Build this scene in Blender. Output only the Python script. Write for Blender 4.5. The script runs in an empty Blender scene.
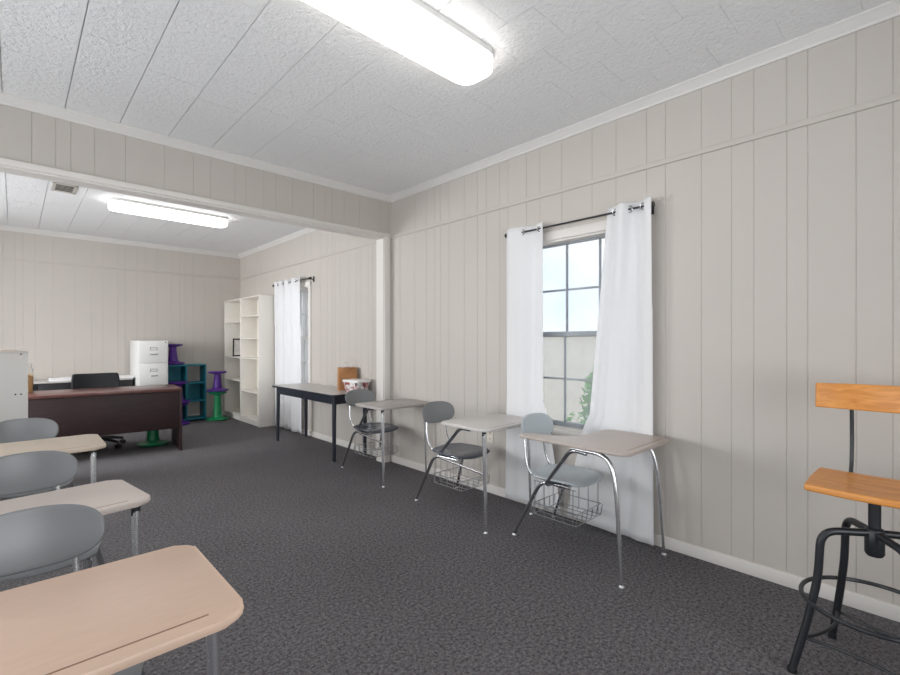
import bpy, bmesh, math, random
from mathutils import Vector, Matrix
random.seed(7)
C = bpy.context.scene.collection
PI = math.pi

# ------------------------------------------------------------------ constants
XW, YP, YF, ZC = 3.0, 4.112, 8.73, 2.88       # right wall, partition face, far wall, ceiling
XL, YB = -1.9, -1.3                             # left wall and back wall (outside the photo)
PT = 0.12                                       # partition thickness
OPX0, OPX1, OPZ = -1.5, 2.897, 2.434            # opening in the partition

# ------------------------------------------------------------------ materials
def nodes_of(name):
    m = bpy.data.materials.new(name); m.use_nodes = True
    return m, m.node_tree.nodes, m.node_tree.links, m.node_tree.nodes['Principled BSDF']

def mat(name, col, rough=0.5, metal=0.0, noise=0.0, nscale=8.0, bump=0.0, bscale=60.0, spec=0.5, stretch=None, coat=0.0):
    m, N, L, b = nodes_of(name)
    b.inputs['Roughness'].default_value = rough
    b.inputs['Metallic'].default_value = metal
    b.inputs['Specular IOR Level'].default_value = spec
    b.inputs['Coat Weight'].default_value = coat
    tc = N.new('ShaderNodeTexCoord'); mp = N.new('ShaderNodeMapping')
    L.new(tc.outputs['Object'], mp.inputs['Vector'])
    if stretch: mp.inputs['Scale'].default_value = stretch
    nz = N.new('ShaderNodeTexNoise'); nz.inputs['Scale'].default_value = nscale; nz.inputs['Detail'].default_value = 4
    L.new(mp.outputs['Vector'], nz.inputs['Vector'])
    mx = N.new('ShaderNodeMix'); mx.data_type = 'RGBA'
    c1 = [max(0, c * (1 - noise)) for c in col] + [1]; c2 = [min(1, c * (1 + noise)) for c in col] + [1]
    mx.inputs['A'].default_value = c1; mx.inputs['B'].default_value = c2
    L.new(nz.outputs['Fac'], mx.inputs['Factor']); L.new(mx.outputs['Result'], b.inputs['Base Color'])
    if bump:
        n2 = N.new('ShaderNodeTexNoise'); n2.inputs['Scale'].default_value = bscale; n2.inputs['Detail'].default_value = 3
        L.new(mp.outputs['Vector'], n2.inputs['Vector'])
        bp = N.new('ShaderNodeBump'); bp.inputs['Strength'].default_value = bump; bp.inputs['Distance'].default_value = 0.01
        L.new(n2.outputs['Fac'], bp.inputs['Height']); L.new(bp.outputs['Normal'], b.inputs['Normal'])
    return m

def srgb(r, g, b):
    f = lambda c: ((c / 255 + 0.055) / 1.055) ** 2.4 if c > 10.3 else c / 255 / 12.92
    return (f(r), f(g), f(b))

M = {}
M['wall'] = mat('wall_paint', srgb(193, 187, 180), 0.55, noise=0.02, nscale=3, bump=0.05, bscale=120)
M['trim'] = mat('trim_paint', srgb(222, 218, 213), 0.45, noise=0.02)
M['crown'] = mat('crown_paint', srgb(216, 214, 211), 0.5, noise=0.02)
M['white_metal'] = mat('white_enamel', srgb(226, 226, 224), 0.4)
M['white_board'] = mat('white_laminate', srgb(232, 228, 221), 0.45, noise=0.01)
M['cab_white'] = mat('cabinet_laminate', srgb(236, 235, 231), 0.45)
M['chrome'] = mat('chrome', (0.9, 0.91, 0.93), 0.26, metal=1.0, noise=0.05, nscale=20)
M['steel'] = mat('brushed_steel', (0.5, 0.51, 0.53), 0.2, metal=1.0)
M['wire'] = mat('basket_wire', (0.45, 0.46, 0.47), 0.3, metal=1.0)
M['black_metal'] = mat('black_metal', (0.018, 0.02, 0.024), 0.38, noise=0.2, nscale=30)
M['black_plastic'] = mat('black_plastic', (0.012, 0.012, 0.014), 0.5)
M['mesh_black'] = mat('chair_mesh', (0.010, 0.011, 0.013), 0.8, bump=0.5, bscale=300)
M['seat_grey'] = mat('grey_plastic', srgb(128, 130, 132), 0.3, noise=0.03, bump=0.04, bscale=250)
M['seat_glare'] = mat('grey_plastic_glare', srgb(182, 190, 194), 0.25)  # same grey plastic with window glare painted in as a lighter tone
M['seat_shaded'] = mat('grey_plastic_shaded', srgb(86, 90, 100), 0.25, noise=0.03)  # same grey plastic with shade painted in as a darker tone
M['teal'] = mat('teal_laminate', srgb(20, 122, 140), 0.5, noise=0.05)
M['purple'] = mat('purple_plastic', srgb(74, 30, 128), 0.4)
M['green'] = mat('green_plastic', srgb(8, 128, 78), 0.4)
M['table_grey'] = mat('table_laminate', srgb(186, 182, 178), 0.3, noise=0.03, nscale=40)
M['table_edge'] = mat('table_black', (0.014, 0.018, 0.03), 0.4)
M['kraft'] = mat('kraft_paper', srgb(176, 126, 84), 0.85, noise=0.06, nscale=30)
M['twine'] = mat('paper_twine', srgb(225, 222, 216), 0.8)
M['lid'] = mat('white_lid', srgb(238, 238, 236), 0.35)
M['paper'] = mat('white_paper', srgb(238, 238, 238), 0.8)
M['dark'] = mat('dark_gap', (0.01, 0.01, 0.01), 0.8)
M['outlet'] = mat('outlet_plastic', srgb(225, 218, 205), 0.4)
M['credenza'] = mat('credenza_black', (0.012, 0.012, 0.015), 0.45)
M['tan'] = mat('tan_card', srgb(190, 150, 110), 0.8, noise=0.1)
M['photo_grey'] = mat('print_surface', srgb(185, 180, 175), 0.6, noise=0.4, nscale=14)
M['groove'] = mat('groove_shade', srgb(150, 118, 96), 0.6)  # darker tone standing for the shade inside the pencil groove
M['vent'] = mat('vent_paint', srgb(196, 190, 182), 0.5)
M['sash'] = mat('sash_paint', srgb(150, 156, 162), 0.45)
M['siding'] = mat('fence_paint', srgb(250, 242, 230), 0.7, noise=0.06, nscale=3)
M['bark'] = mat('bark', srgb(120, 100, 84), 0.9, noise=0.3)
M['grass'] = mat('lawn', srgb(212, 200, 184), 0.9, noise=0.3, nscale=6)
M['leaf'] = mat('leaf_green', srgb(112, 184, 52), 0.6, noise=0.4, nscale=9)

# desktop laminate: tinted by the object's own colour
def desktop_mat():
    m, N, L, b = nodes_of('desktop_laminate')
    b.inputs['Roughness'].default_value = 0.36
    oi = N.new('ShaderNodeObjectInfo'); tc = N.new('ShaderNodeTexCoord'); mp = N.new('ShaderNodeMapping')
    mp.inputs['Scale'].default_value = (6, 34, 6)
    L.new(tc.outputs['Object'], mp.inputs['Vector'])
    nz = N.new('ShaderNodeTexNoise'); nz.inputs['Scale'].default_value = 2.2; nz.inputs['Detail'].default_value = 6; nz.inputs['Distortion'].default_value = 0.6
    L.new(mp.outputs['Vector'], nz.inputs['Vector'])
    mr = N.new('ShaderNodeMapRange'); mr.inputs['To Min'].default_value = 0.93; mr.inputs['To Max'].default_value = 1.06
    L.new(nz.outputs['Fac'], mr.inputs['Value'])
    v = N.new('ShaderNodeVectorMath'); v.operation = 'SCALE'
    L.new(oi.outputs['Color'], v.inputs[0]); L.new(mr.outputs['Result'], v.inputs['Scale'])
    L.new(v.outputs['Vector'], b.inputs['Base Color'])
    return m
M['desktop'] = desktop_mat()

def wood_mat(name, c1, c2, scale, rough, wscale=5.0):
    m, N, L, b = nodes_of(name)
    b.inputs['Roughness'].default_value = rough
    tc = N.new('ShaderNodeTexCoord'); mp = N.new('ShaderNodeMapping'); mp.inputs['Scale'].default_value = scale
    L.new(tc.outputs['Object'], mp.inputs['Vector'])
    w = N.new('ShaderNodeTexNoise'); w.inputs['Scale'].default_value = wscale; w.inputs['Detail'].default_value = 7; w.inputs['Distortion'].default_value = 1.2
    L.new(mp.outputs['Vector'], w.inputs['Vector'])
    r = N.new('ShaderNodeValToRGB'); r.color_ramp.elements[0].position = 0.3; r.color_ramp.elements[1].position = 0.7
    r.color_ramp.elements[0].color = (*c1, 1); r.color_ramp.elements[1].color = (*c2, 1)
    L.new(w.outputs['Fac'], r.inputs['Fac']); L.new(r.outputs['Color'], b.inputs['Base Color'])
    return m
M['pine'] = wood_mat('orange_pine', srgb(196, 124, 52), srgb(226, 158, 84), (9, 1.2, 9), 0.38)
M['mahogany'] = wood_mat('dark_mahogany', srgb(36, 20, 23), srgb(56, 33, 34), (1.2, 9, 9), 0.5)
M['mahogany_sheen'] = wood_mat('mahogany_sheen', srgb(84, 52, 50), srgb(112, 72, 68), (1.2, 9, 9), 0.28)  # same wood, reflected light on the top painted in as lighter colour

def ceiling_mat():
    m, N, L, b = nodes_of('ceiling_tile')
    b.inputs['Roughness'].default_value = 0.75; b.inputs['Base Color'].default_value = (*srgb(238, 239, 240), 1)
    tc = N.new('ShaderNodeTexCoord')
    n1 = N.new('ShaderNodeTexNoise'); n1.inputs['Scale'].default_value = 46; n1.inputs['Detail'].default_value = 5; n1.inputs['Roughness'].default_value = 0.6
    L.new(tc.outputs['Object'], n1.inputs['Vector'])
    bp = N.new('ShaderNodeBump'); bp.inputs['Strength'].default_value = 0.85; bp.inputs['Distance'].default_value = 0.014
    L.new(n1.outputs['Fac'], bp.inputs['Height']); L.new(bp.outputs['Normal'], b.inputs['Normal'])
    return m
M['ceiling'] = ceiling_mat()

def carpet_mat():
    m, N, L, b = nodes_of('charcoal_carpet')
    b.inputs['Roughness'].default_value = 0.95; b.inputs['Specular IOR Level'].default_value = 0.1
    tc = N.new('ShaderNodeTexCoord')
    n1 = N.new('ShaderNodeTexNoise'); n1.inputs['Scale'].default_value = 62; n1.inputs['Detail'].default_value = 5; n1.inputs['Roughness'].default_value = 0.95
    n2 = N.new('ShaderNodeTexNoise'); n2.inputs['Scale'].default_value = 1.6; n2.inputs['Detail'].default_value = 3
    for n in (n1, n2): L.new(tc.outputs['Object'], n.inputs['Vector'])
    r = N.new('ShaderNodeValToRGB'); e = r.color_ramp.elements
    e[0].position = 0.36; e[0].color = (*srgb(26, 25, 28), 1); e[1].position = 0.64; e[1].color = (*srgb(140, 137, 139), 1)
    L.new(n1.outputs['Fac'], r.inputs['Fac'])
    mr = N.new('ShaderNodeMapRange'); mr.inputs['To Min'].default_value = 0.86; mr.inputs['To Max'].default_value = 1.14
    L.new(n2.outputs['Fac'], mr.inputs['Value'])
    v = N.new('ShaderNodeVectorMath'); v.operation = 'SCALE'
    L.new(r.outputs['Color'], v.inputs[0]); L.new(mr.outputs['Result'], v.inputs['Scale']); L.new(v.outputs['Vector'], b.inputs['Base Color'])
    bp = N.new('ShaderNodeBump'); bp.inputs['Strength'].default_value = 0.35; bp.inputs['Distance'].default_value = 0.006
    L.new(n1.outputs['Fac'], bp.inputs['Height']); L.new(bp.outputs['Normal'], b.inputs['Normal'])
    return m
M['carpet'] = carpet_mat()

def curtain_mat():
    m = bpy.data.materials.new('white_sheer_fabric'); m.use_nodes = True
    N, L = m.node_tree.nodes, m.node_tree.links; N.clear()
    o = N.new('ShaderNodeOutputMaterial'); d = N.new('ShaderNodeBsdfDiffuse'); t = N.new('ShaderNodeBsdfTranslucent')
    d.inputs['Color'].default_value = (0.95, 0.95, 0.95, 1); t.inputs['Color'].default_value = (0.93, 0.94, 0.97, 1)
    mx = N.new('ShaderNodeMixShader'); mx.inputs[0].default_value = 0.34
    tc = N.new('ShaderNodeTexCoord'); nz = N.new('ShaderNodeTexNoise'); nz.inputs['Scale'].default_value = 9; nz.inputs['Detail'].default_value = 4
    L.new(tc.outputs['Object'], nz.inputs['Vector'])
    bp = N.new('ShaderNodeBump'); bp.inputs['Strength'].default_value = 0.12; bp.inputs['Distance'].default_value = 0.02
    L.new(nz.outputs['Fac'], bp.inputs['Height']); L.new(bp.outputs['Normal'], d.inputs['Normal'])
    L.new(d.outputs[0], mx.inputs[1]); L.new(t.outputs[0], mx.inputs[2]); L.new(mx.outputs[0], o.inputs[0])
    return m
M['curtain'] = curtain_mat()

def glass_mat(name, haze, tint=(1, 1, 1), hazecol=(0.9, 0.94, 1.0), nscale=3.0):
    m = bpy.data.materials.new(name); m.use_nodes = True
    N, L = m.node_tree.nodes, m.node_tree.links; N.clear()
    o = N.new('ShaderNodeOutputMaterial'); t = N.new('ShaderNodeBsdfTransparent'); g = N.new('ShaderNodeBsdfGlossy')
    t.inputs['Color'].default_value = (*tint, 1); g.inputs['Roughness'].default_value = 0.05
    h = N.new('ShaderNodeBsdfTranslucent'); h.inputs['Color'].default_value = (*hazecol, 1)
    tc = N.new('ShaderNodeTexCoord'); nz = N.new('ShaderNodeTexNoise'); nz.inputs['Scale'].default_value = nscale; nz.inputs['Detail'].default_value = 5
    L.new(tc.outputs['Object'], nz.inputs['Vector'])
    mr = N.new('ShaderNodeMapRange'); mr.inputs['To Min'].default_value = haze * 0.5; mr.inputs['To Max'].default_value = min(1, haze * 1.5)
    L.new(nz.outputs['Fac'], mr.inputs['Value'])
    m1 = N.new('ShaderNodeMixShader'); m2 = N.new('ShaderNodeMixShader'); fr = N.new('ShaderNodeFresnel'); fr.inputs['IOR'].default_value = 1.16
    L.new(mr.outputs['Result'], m1.inputs[0]); L.new(t.outputs[0], m1.inputs[1]); L.new(h.outputs[0], m1.inputs[2])
    L.new(fr.outputs[0], m2.inputs[0]); L.new(m1.outputs[0], m2.inputs[1]); L.new(g.outputs[0], m2.inputs[2])
    L.new(m2.outputs[0], o.inputs[0])
    return m
M['glass'] = glass_mat('hazy_window_glass', 0.32)
M['clear'] = glass_mat('clear_plastic', 0.16, hazecol=(0.8, 0.8, 0.78))

def emit_mat(name, col, s):
    m = bpy.data.materials.new(name); m.use_nodes = True
    N, L = m.node_tree.nodes, m.node_tree.links; N.clear()
    o = N.new('ShaderNodeOutputMaterial'); e = N.new('ShaderNodeEmission')
    e.inputs['Color'].default_value = (*col, 1); e.inputs['Strength'].default_value = s
    L.new(e.outputs[0], o.inputs[0]); return m
M['lamp'] = emit_mat('lit_diffuser', (1.0, 0.96, 0.91), 9.5)
M['lamp_far'] = emit_mat('lit_diffuser_far', (1.0, 0.97, 0.94), 9.0)

def tub_mat():
    m, N, L, b = nodes_of('printed_tub')
    b.inputs['Roughness'].default_value = 0.35
    tc = N.new('ShaderNodeTexCoord'); vo = N.new('ShaderNodeTexVoronoi'); vo.inputs['Scale'].default_value = 34
    L.new(tc.outputs['Object'], vo.inputs['Vector'])
    r = N.new('ShaderNodeValToRGB'); r.color_ramp.interpolation = 'CONSTANT'; e = r.color_ramp.elements
    e[0].position = 0; e[0].color = (*srgb(232, 228, 226), 1); e[1].position = 0.45; e[1].color = (*srgb(150, 66, 66), 1)
    k = e.new(0.62); k.color = (*srgb(70, 66, 74), 1); k = e.new(0.78); k.color = (*srgb(188, 150, 146), 1); k = e.new(0.25); k.color = (*srgb(205, 205, 208), 1)
    s = N.new('ShaderNodeSeparateColor'); L.new(vo.outputs['Color'], s.inputs[0]); L.new(s.outputs[0], r.inputs['Fac'])
    L.new(r.outputs['Color'], b.inputs['Base Color']); return m
M['tub'] = tub_mat()
def snack_mat():
    return mat('tan_contents', srgb(206, 168, 118), 0.7, noise=0.35, nscale=50, bump=0.6, bscale=60)
M['snack'] = snack_mat()

# ------------------------------------------------------------------ mesh builder
def fillet(pts, r, seg=6):
    pts = [Vector(p) for p in pts]; out = [pts[0]]
    for i in range(1, len(pts) - 1):
        a, b, c = pts[i - 1], pts[i], pts[i + 1]
        d1 = min(r, (a - b).length * 0.49); d2 = min(r, (c - b).length * 0.49)
        p = b + (a - b).normalized() * d1; q = b + (c - b).normalized() * d2
        for k in range(seg + 1):
            t = k / seg; out.append(p * (1 - t) ** 2 + b * 2 * t * (1 - t) + q * t * t)
    out.append(pts[-1]); return out

class MB:
    def __init__(s): s.bm = bmesh.new()
    def box(s, a, b, bev=0.0, seg=2, mtx=None):
        r = bmesh.ops.create_cube(s.bm, size=1)
        vs = r['verts']
        for v in vs:
            v.co = Vector([a[i] + (v.co[i] + 0.5) * (b[i] - a[i]) for i in range(3)])
        if bev:
            es = list({e for v in vs for e in v.link_edges})
            r = bmesh.ops.bevel(s.bm, geom=es, offset=bev, segments=seg, profile=0.5, affect='EDGES')
            vs = list({v for f in r['faces'] for v in f.verts} | {v for v in vs if v.is_valid})
        if mtx is not None:
            for v in vs: v.co = mtx @ v.co
        return s
    def tube(s, path, r=0.01, n=10, cap=True, fil=0.0, closed=False):
        path = fillet(path, fil) if fil else [Vector(p) for p in path]
        m = len(path); rs = r if isinstance(r, (list, tuple)) else [r] * m
        if len(rs) != m: rs = [rs[0] + (rs[-1] - rs[0]) * i / (m - 1) for i in range(m)]
        rings = []; prev = None
        for i, p in enumerate(path):
            if closed: d = (path[(i + 1) % m] - path[i - 1])
            else: d = path[min(i + 1, m - 1)] - path[max(i - 1, 0)]
            d.normalize()
            if prev is None:
                u = d.orthogonal().normalized()
            else:
                u = prev - d * prev.dot(d)
                u = u.normalized() if u.length > 1e-6 else d.orthogonal().normalized()
            prev = u; w = d.cross(u)
            rings.append([s.bm.verts.new(p + (u * math.cos(2 * PI * k / n) + w * math.sin(2 * PI * k / n)) * rs[i]) for k in range(n)])
        for i in range(m if closed else m - 1):
            a, b = rings[i], rings[(i + 1) % m]
            for k in range(n):
                s.bm.faces.new((a[k], a[(k + 1) % n], b[(k + 1) % n], b[k]))
        if cap and not closed:
            s.bm.faces.new(rings[0][::-1]); s.bm.faces.new(rings[-1])
        return s
    def ring(s, c, R, r, n=40, axis='z', k=8):
        c = Vector(c); pts = []
        for i in range(n):
            a = 2 * PI * i / n; x, y = R * math.cos(a), R * math.sin(a)
            pts.append(c + (Vector((x, y, 0)) if axis == 'z' else Vector((0, x, y)) if axis == 'x' else Vector((x, 0, y))))
        return s.tube(pts, r, k, closed=True)
    def lathe(s, prof, c=(0, 0, 0), n=32, sx=1.0, sy=1.0):
        c = Vector(c); rings = []
        for r, z in prof:
            if r < 1e-5: rings.append([s.bm.verts.new(c + Vector((0, 0, z)))])
            else: rings.append([s.bm.verts.new(c + Vector((r * sx * math.cos(2 * PI * k / n), r * sy * math.sin(2 * PI * k / n), z))) for k in range(n)])
        for a, b in zip(rings, rings[1:]):
            for k in range(n):
                k2 = (k + 1) % n
                if len(a) == 1 and len(b) == 1: continue
                if len(a) == 1: s.bm.faces.new((a[0], b[k2], b[k]))
                elif len(b) == 1: s.bm.faces.new((a[k], a[k2], b[0]))
                else: s.bm.faces.new((a[k], a[k2], b[k2], b[k]))
        return s
    def prism(s, outline, z0, z1, bev=0.0, seg=3):
        lo = [s.bm.verts.new((x, y, z0)) for x, y in outline]; hi = [s.bm.verts.new((x, y, z1)) for x, y in outline]
        n = len(outline); s.bm.faces.new(lo[::-1]); s.bm.faces.new(hi); es = []
        for k in range(n): s.bm.faces.new((lo[k], lo[(k + 1) % n], hi[(k + 1) % n], hi[k]))
        if bev:
            top = set(hi); bot = set(lo)
            for e in s.bm.edges:
                if (e.verts[0] in top and e.verts[1] in top) or (e.verts[0] in bot and e.verts[1] in bot): es.append(e)
            bmesh.ops.bevel(s.bm, geom=es, offset=bev, segments=seg, profile=0.5, affect='EDGES')
        return s
    def grid(s, fn, nu, nv):
        g = [[s.bm.verts.new(fn(i / nu, j / nv)) for i in range(nu + 1)] for j in range(nv + 1)]
        for j in range(nv):
            for i in range(nu): s.bm.faces.new((g[j][i], g[j][i + 1], g[j + 1][i + 1], g[j + 1][i]))
        return s
    def quad(s, *p):
        s.bm.faces.new([s.bm.verts.new(q) for q in p]); return s
    def xf(s, mtx):
        bmesh.ops.transform(s.bm, matrix=mtx, verts=s.bm.verts); return s
    def build(s, name, m, parent=None, sharp=38, flip=False):
        bmesh.ops.recalc_face_normals(s.bm, faces=s.bm.faces)
        me = bpy.data.meshes.new(name); s.bm.to_mesh(me); s.bm.free()
        me.materials.append(M[m] if isinstance(m, str) else m)
        for p in me.polygons: p.use_smooth = True
        me.set_sharp_from_angle(angle=math.radians(sharp))
        o = bpy.data.objects.new(name, me); C.objects.link(o)
        if parent is not None: o.parent = parent
        return o

def rrect(x0, y0, x1, y1, r, seg=5):
    rs = r if isinstance(r, (list, tuple)) else [r] * 4
    out = []
    for (cx, cy, a0), q in zip(((x1, y1, 0), (x0, y1, 90), (x0, y0, 180), (x1, y0, 270)), rs):
        sx = 1 if cx == x1 else -1; sy = 1 if cy == y1 else -1
        for k in range(seg + 1):
            a = math.radians(a0 + 90 * k / seg)
            out.append((cx - sx * q + q * math.cos(a), cy - sy * q + q * math.sin(a)))
    return out

def thing(name, label, cat, loc=(0, 0, 0), rz=0.0, group=None):
    o = bpy.data.objects.new(name, None); C.objects.link(o); o.empty_display_size = 0.1
    o.location = loc; o.rotation_euler = (0, 0, rz); o['label'] = label; o['category'] = cat
    if group: o['group'] = group
    return o
def tag(o, label, cat, group=None):
    o['label'] = label; o['category'] = cat
    if group: o['group'] = group
    return o
def struct(o): o['kind'] = 'structure'; return o
def copy_tree(o, loc=None, rz=None, label=None, parent=None):
    c = o.copy(); C.objects.link(c)
    if parent is not None: c.parent = parent
    if loc is not None: c.location = loc
    if rz is not None: c.rotation_euler = (0, 0, rz)
    if label: c['label'] = label
    for ch in list(o.children): copy_tree(ch, parent=c)
    return c
def RZ(a): return Matrix.Rotation(a, 4, 'Z')

# ------------------------------------------------------------------ room shell
GP = [0.25, 0.18, 0.13, 0.08, 0.12, 0.21, 0.16, 0.11, 0.15, 0.09, 0.19, 0.13, 0.20]     # random plank widths of the panelling, repeating per sheet
def grooves(lo, hi, start):
    out = []; v = start
    while v > lo - 3: v -= sum(GP)
    i = 0
    seq = GP[::-1]
    while v < hi:
        v += seq[i % len(seq)]; i += 1
        if lo + 0.01 < v < hi - 0.01: out.append(v)
    return out
def panel(b, axis, plane, a0, a1, z0, z1, start, into):
    """grooved panelling; axis: 'y' (plane x=const) or 'x' (plane y=const); into: +1/-1 groove direction"""
    pr = [(a0, 0)]
    for g in grooves(a0, a1, start):
        pr += [(g - 0.0026, 0), (g - 0.0008, 0.0028), (g + 0.0008, 0.0028), (g + 0.0026, 0)]
    pr.append((a1, 0))
    P = (lambda a, d, z: (plane + into * d, a, z)) if axis == 'y' else (lambda a, d, z: (a, plane + into * d, z))
    prev = None
    for a, d in pr:
        cur = (b.bm.verts.new(P(a, d, z0)), b.bm.verts.new(P(a, d, z1)))
        if prev: b.bm.faces.new((prev[0], cur[0], cur[1], prev[1]))
        prev = cur

WIN = [(1.395, 2.255), (6.03, 6.89)]; WZ0, WZ1 = 0.64, 2.08
b = MB()
ys = YB
for w0, w1 in WIN:
    panel(b, 'y', XW, ys, w0, 0, ZC, -0.05, 1)
    panel(b, 'y', XW, w0, w1, 0, WZ0, -0.05, 1); panel(b, 'y', XW, w0, w1, WZ1, ZC, -0.05, 1)
    ys = w1
panel(b, 'y', XW, ys, YF, 0, ZC, -0.05, 1)
struct(b.build('wall_right', 'wall', sharp=5))
b = MB(); panel(b, 'x', YF, XL, XW, 0, ZC, 0.66, 1); struct(b.build('wall_far', 'wall', sharp=5))
# left wall and back wall, both unseen, with windows added for light
LW = [(0.2, 1.9), (2.3, 3.9), (5.4, 7.2)]
b = MB(); ys = YB
for w0, w1 in LW:
    panel(b, 'y', XL, ys, w0, 0, ZC, 0.4, -1); panel(b, 'y', XL, w0, w1, 0, WZ0, 0.4, -1); panel(b, 'y', XL, w0, w1, WZ1 + 0.2, ZC, 0.4, -1); ys = w1
panel(b, 'y', XL, ys, YF, 0, ZC, 0.4, -1)
struct(b.build('wall_left', 'wall', sharp=5))
BW = (-0.2, 1.9)
b = MB(); panel(b, 'x', YB, XL, BW[0], 0, ZC, 0.4, -1); panel(b, 'x', YB, BW[1], XW, 0, ZC, 0.4, -1)
panel(b, 'x', YB, BW[0], BW[1], 0, WZ0, 0.4, -1); panel(b, 'x', YB, BW[0], BW[1], WZ1 + 0.2, ZC, 0.4, -1); struct(b.build('wall_back', 'wall', sharp=5))
# partition with its wide opening
b = MB()
panel(b, 'x', YP, OPX0, OPX1, OPZ, ZC, 2.85, 1); panel(b, 'x', YP, XL, OPX0, 0, ZC, 2.85, 1); panel(b, 'x', YP, OPX1, XW, 0, ZC, 5.0, 1)
panel(b, 'x', YP + PT, OPX0, OPX1, OPZ, ZC, 2.85, -1); panel(b, 'x', YP + PT, XL, OPX0, 0, ZC, 2.85, -1); panel(b, 'x', YP + PT, OPX1, XW, 0, ZC, 5.0, -1)
struct(b.build('wall_partition', 'wall', sharp=5))
b = MB()                                                       # jamb lining and casing
b.box((OPX0 - 0.02, YP - 0.004, OPZ - 0.018), (OPX1 + 0.018, YP + PT + 0.004, OPZ))
b.box((OPX1 - 0.004, YP - 0.004, 0), (OPX1 + 0.014, YP + PT + 0.004, OPZ)); b.box((OPX0 - 0.018, YP - 0.004, 0), (OPX0, YP + PT + 0.004, OPZ))
for yy0, yy1 in ((YP - 0.018, YP), (YP + PT, YP + PT + 0.018)):
    b.box((OPX0 - 0.08, yy0, OPZ - 0.004), (OPX1 + 0.083, yy1, OPZ + 0.038), 0.004)
    b.box((OPX1 + 0.004, yy0 + 0.0005, 0), (OPX1 + 0.083, yy1 - 0.0005, OPZ + 0.02), 0.004); b.box((OPX0 - 0.08, yy0 + 0.0005, 0), (OPX0 - 0.004, yy1 - 0.0005, OPZ + 0.02), 0.004)
struct(b.build('trim_1', 'trim'))
# floor
b = MB(); b.quad((XL, YB, 0), (XW, YB, 0), (XW, YF, 0), (XL, YF, 0)); struct(b.build('floor', 'carpet'))
# ceiling of bevelled 30 cm tiles, laid in staggered courses from the right wall
T = 0.305
b = MB(); k = 0
x1 = XW
bv, dp = 0.0022, 0.003
while x1 > XL:
    x0 = x1 - T; y = 1.47 + (0.1525 if k % 2 else 0) - T * 12
    while y < YF:
        y0, y1 = max(y, YB), min(y + T, YF)
        if y1 - y0 > 0.012:
            o = [(x0, y0), (x1, y0), (x1, y1), (x0, y1)]; by = 0.0007; i_ = [(x0 + bv, y0 + by), (x1 - bv, y0 + by), (x1 - bv, y1 - by), (x0 + bv, y1 - by)]
            jz = random.uniform(-0.0006, 0.0006)
            ov = [b.bm.verts.new((p[0], p[1], ZC + 0.012)) for p in i_]; iv = [b.bm.verts.new((p[0], p[1], ZC + jz)) for p in i_]
            b.bm.faces.new(iv)
            for q in range(4): b.bm.faces.new((ov[q], ov[(q + 1) % 4], iv[(q + 1) % 4], iv[q]))
        y += T
    x1 -= T; k += 1
struct(b.build('ceiling', 'ceiling', sharp=10))
b = MB(); b.box((XL - 0.3, YB - 0.3, ZC + 0.02), (XW + 0.3, YF + 0.3, ZC + 0.12)); struct(b.build('ceiling_deck', 'crown'))
# crown mouldings
CR = [(0.0, -0.062), (0.010, -0.062), (0.014, -0.048), (0.030, -0.030), (0.040, -0.014), (0.046, -0.010), (0.046, 0.0)]
def crown(name, p0, p1, inward):
    b = MB(); rows = []
    p0, p1, n = Vector(p0), Vector(p1), Vector(inward); d = (p1 - p0).normalized()
    for e, sgn in ((p0, 1), (p1, -1)):
        rows.append([b.bm.verts.new(e + n * o + Vector((0, 0, ZC + z))) for o, z in CR])
    for i in range(len(CR) - 1): b.bm.faces.new((rows[0][i], rows[0][i + 1], rows[1][i + 1], rows[1][i]))
    return struct(b.build(name, 'crown', sharp=25))
crown('trim_2', (XW, YB, 0), (XW, YP, 0), (-1, 0, 0)); crown('trim_3', (XL, YP, 0), (XW, YP, 0), (0, -1, 0))
crown('trim_4', (XW, YP + PT, 0), (XW, YF, 0), (-1, 0, 0)); crown('trim_5', (XL, YF, 0), (XW, YF, 0), (0, -1, 0))
# picture rail at the top of the lower panel sheets
def rail(name, a, c):
    b = MB(); b.box(a, c, 0.003); return struct(b.build(name, 'wall'))
rail('trim_6', (XW - 0.012, YB, 2.424), (XW + 0.002, YP, 2.458)); rail('trim_7', (XW - 0.012, YP + PT, 2.424), (XW + 0.002, YF, 2.458))
rail('trim_8', (XL, YF - 0.012, 2.424), (XW, YF + 0.002, 2.458))
b = MB(); b.tube([(XW - 0.006, YP - 0.006, 0.07), (XW - 0.006, YP - 0.006, ZC - 0.05)], 0.010, 8); struct(b.build('trim_9', 'wall'))
# baseboards
def bboard(name, a, c):
    b = MB(); b.box(a, c, 0.004); return struct(b.build(name, 'trim'))
bboard('baseboard_right', (XW - 0.016, YB, 0), (XW + 0.002, YP - 0.018, 0.072)); bboard('baseboard_right_far', (XW - 0.016, YP + PT + 0.018, 0), (XW + 0.002, YF, 0.072))
bboard('baseboard_far', (XL, YF - 0.016, 0), (XW - 0.016, YF + 0.002, 0.072)); bboard('baseboard_left', (XL - 0.002, YB, 0), (XL + 0.016, YF, 0.072))

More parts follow.
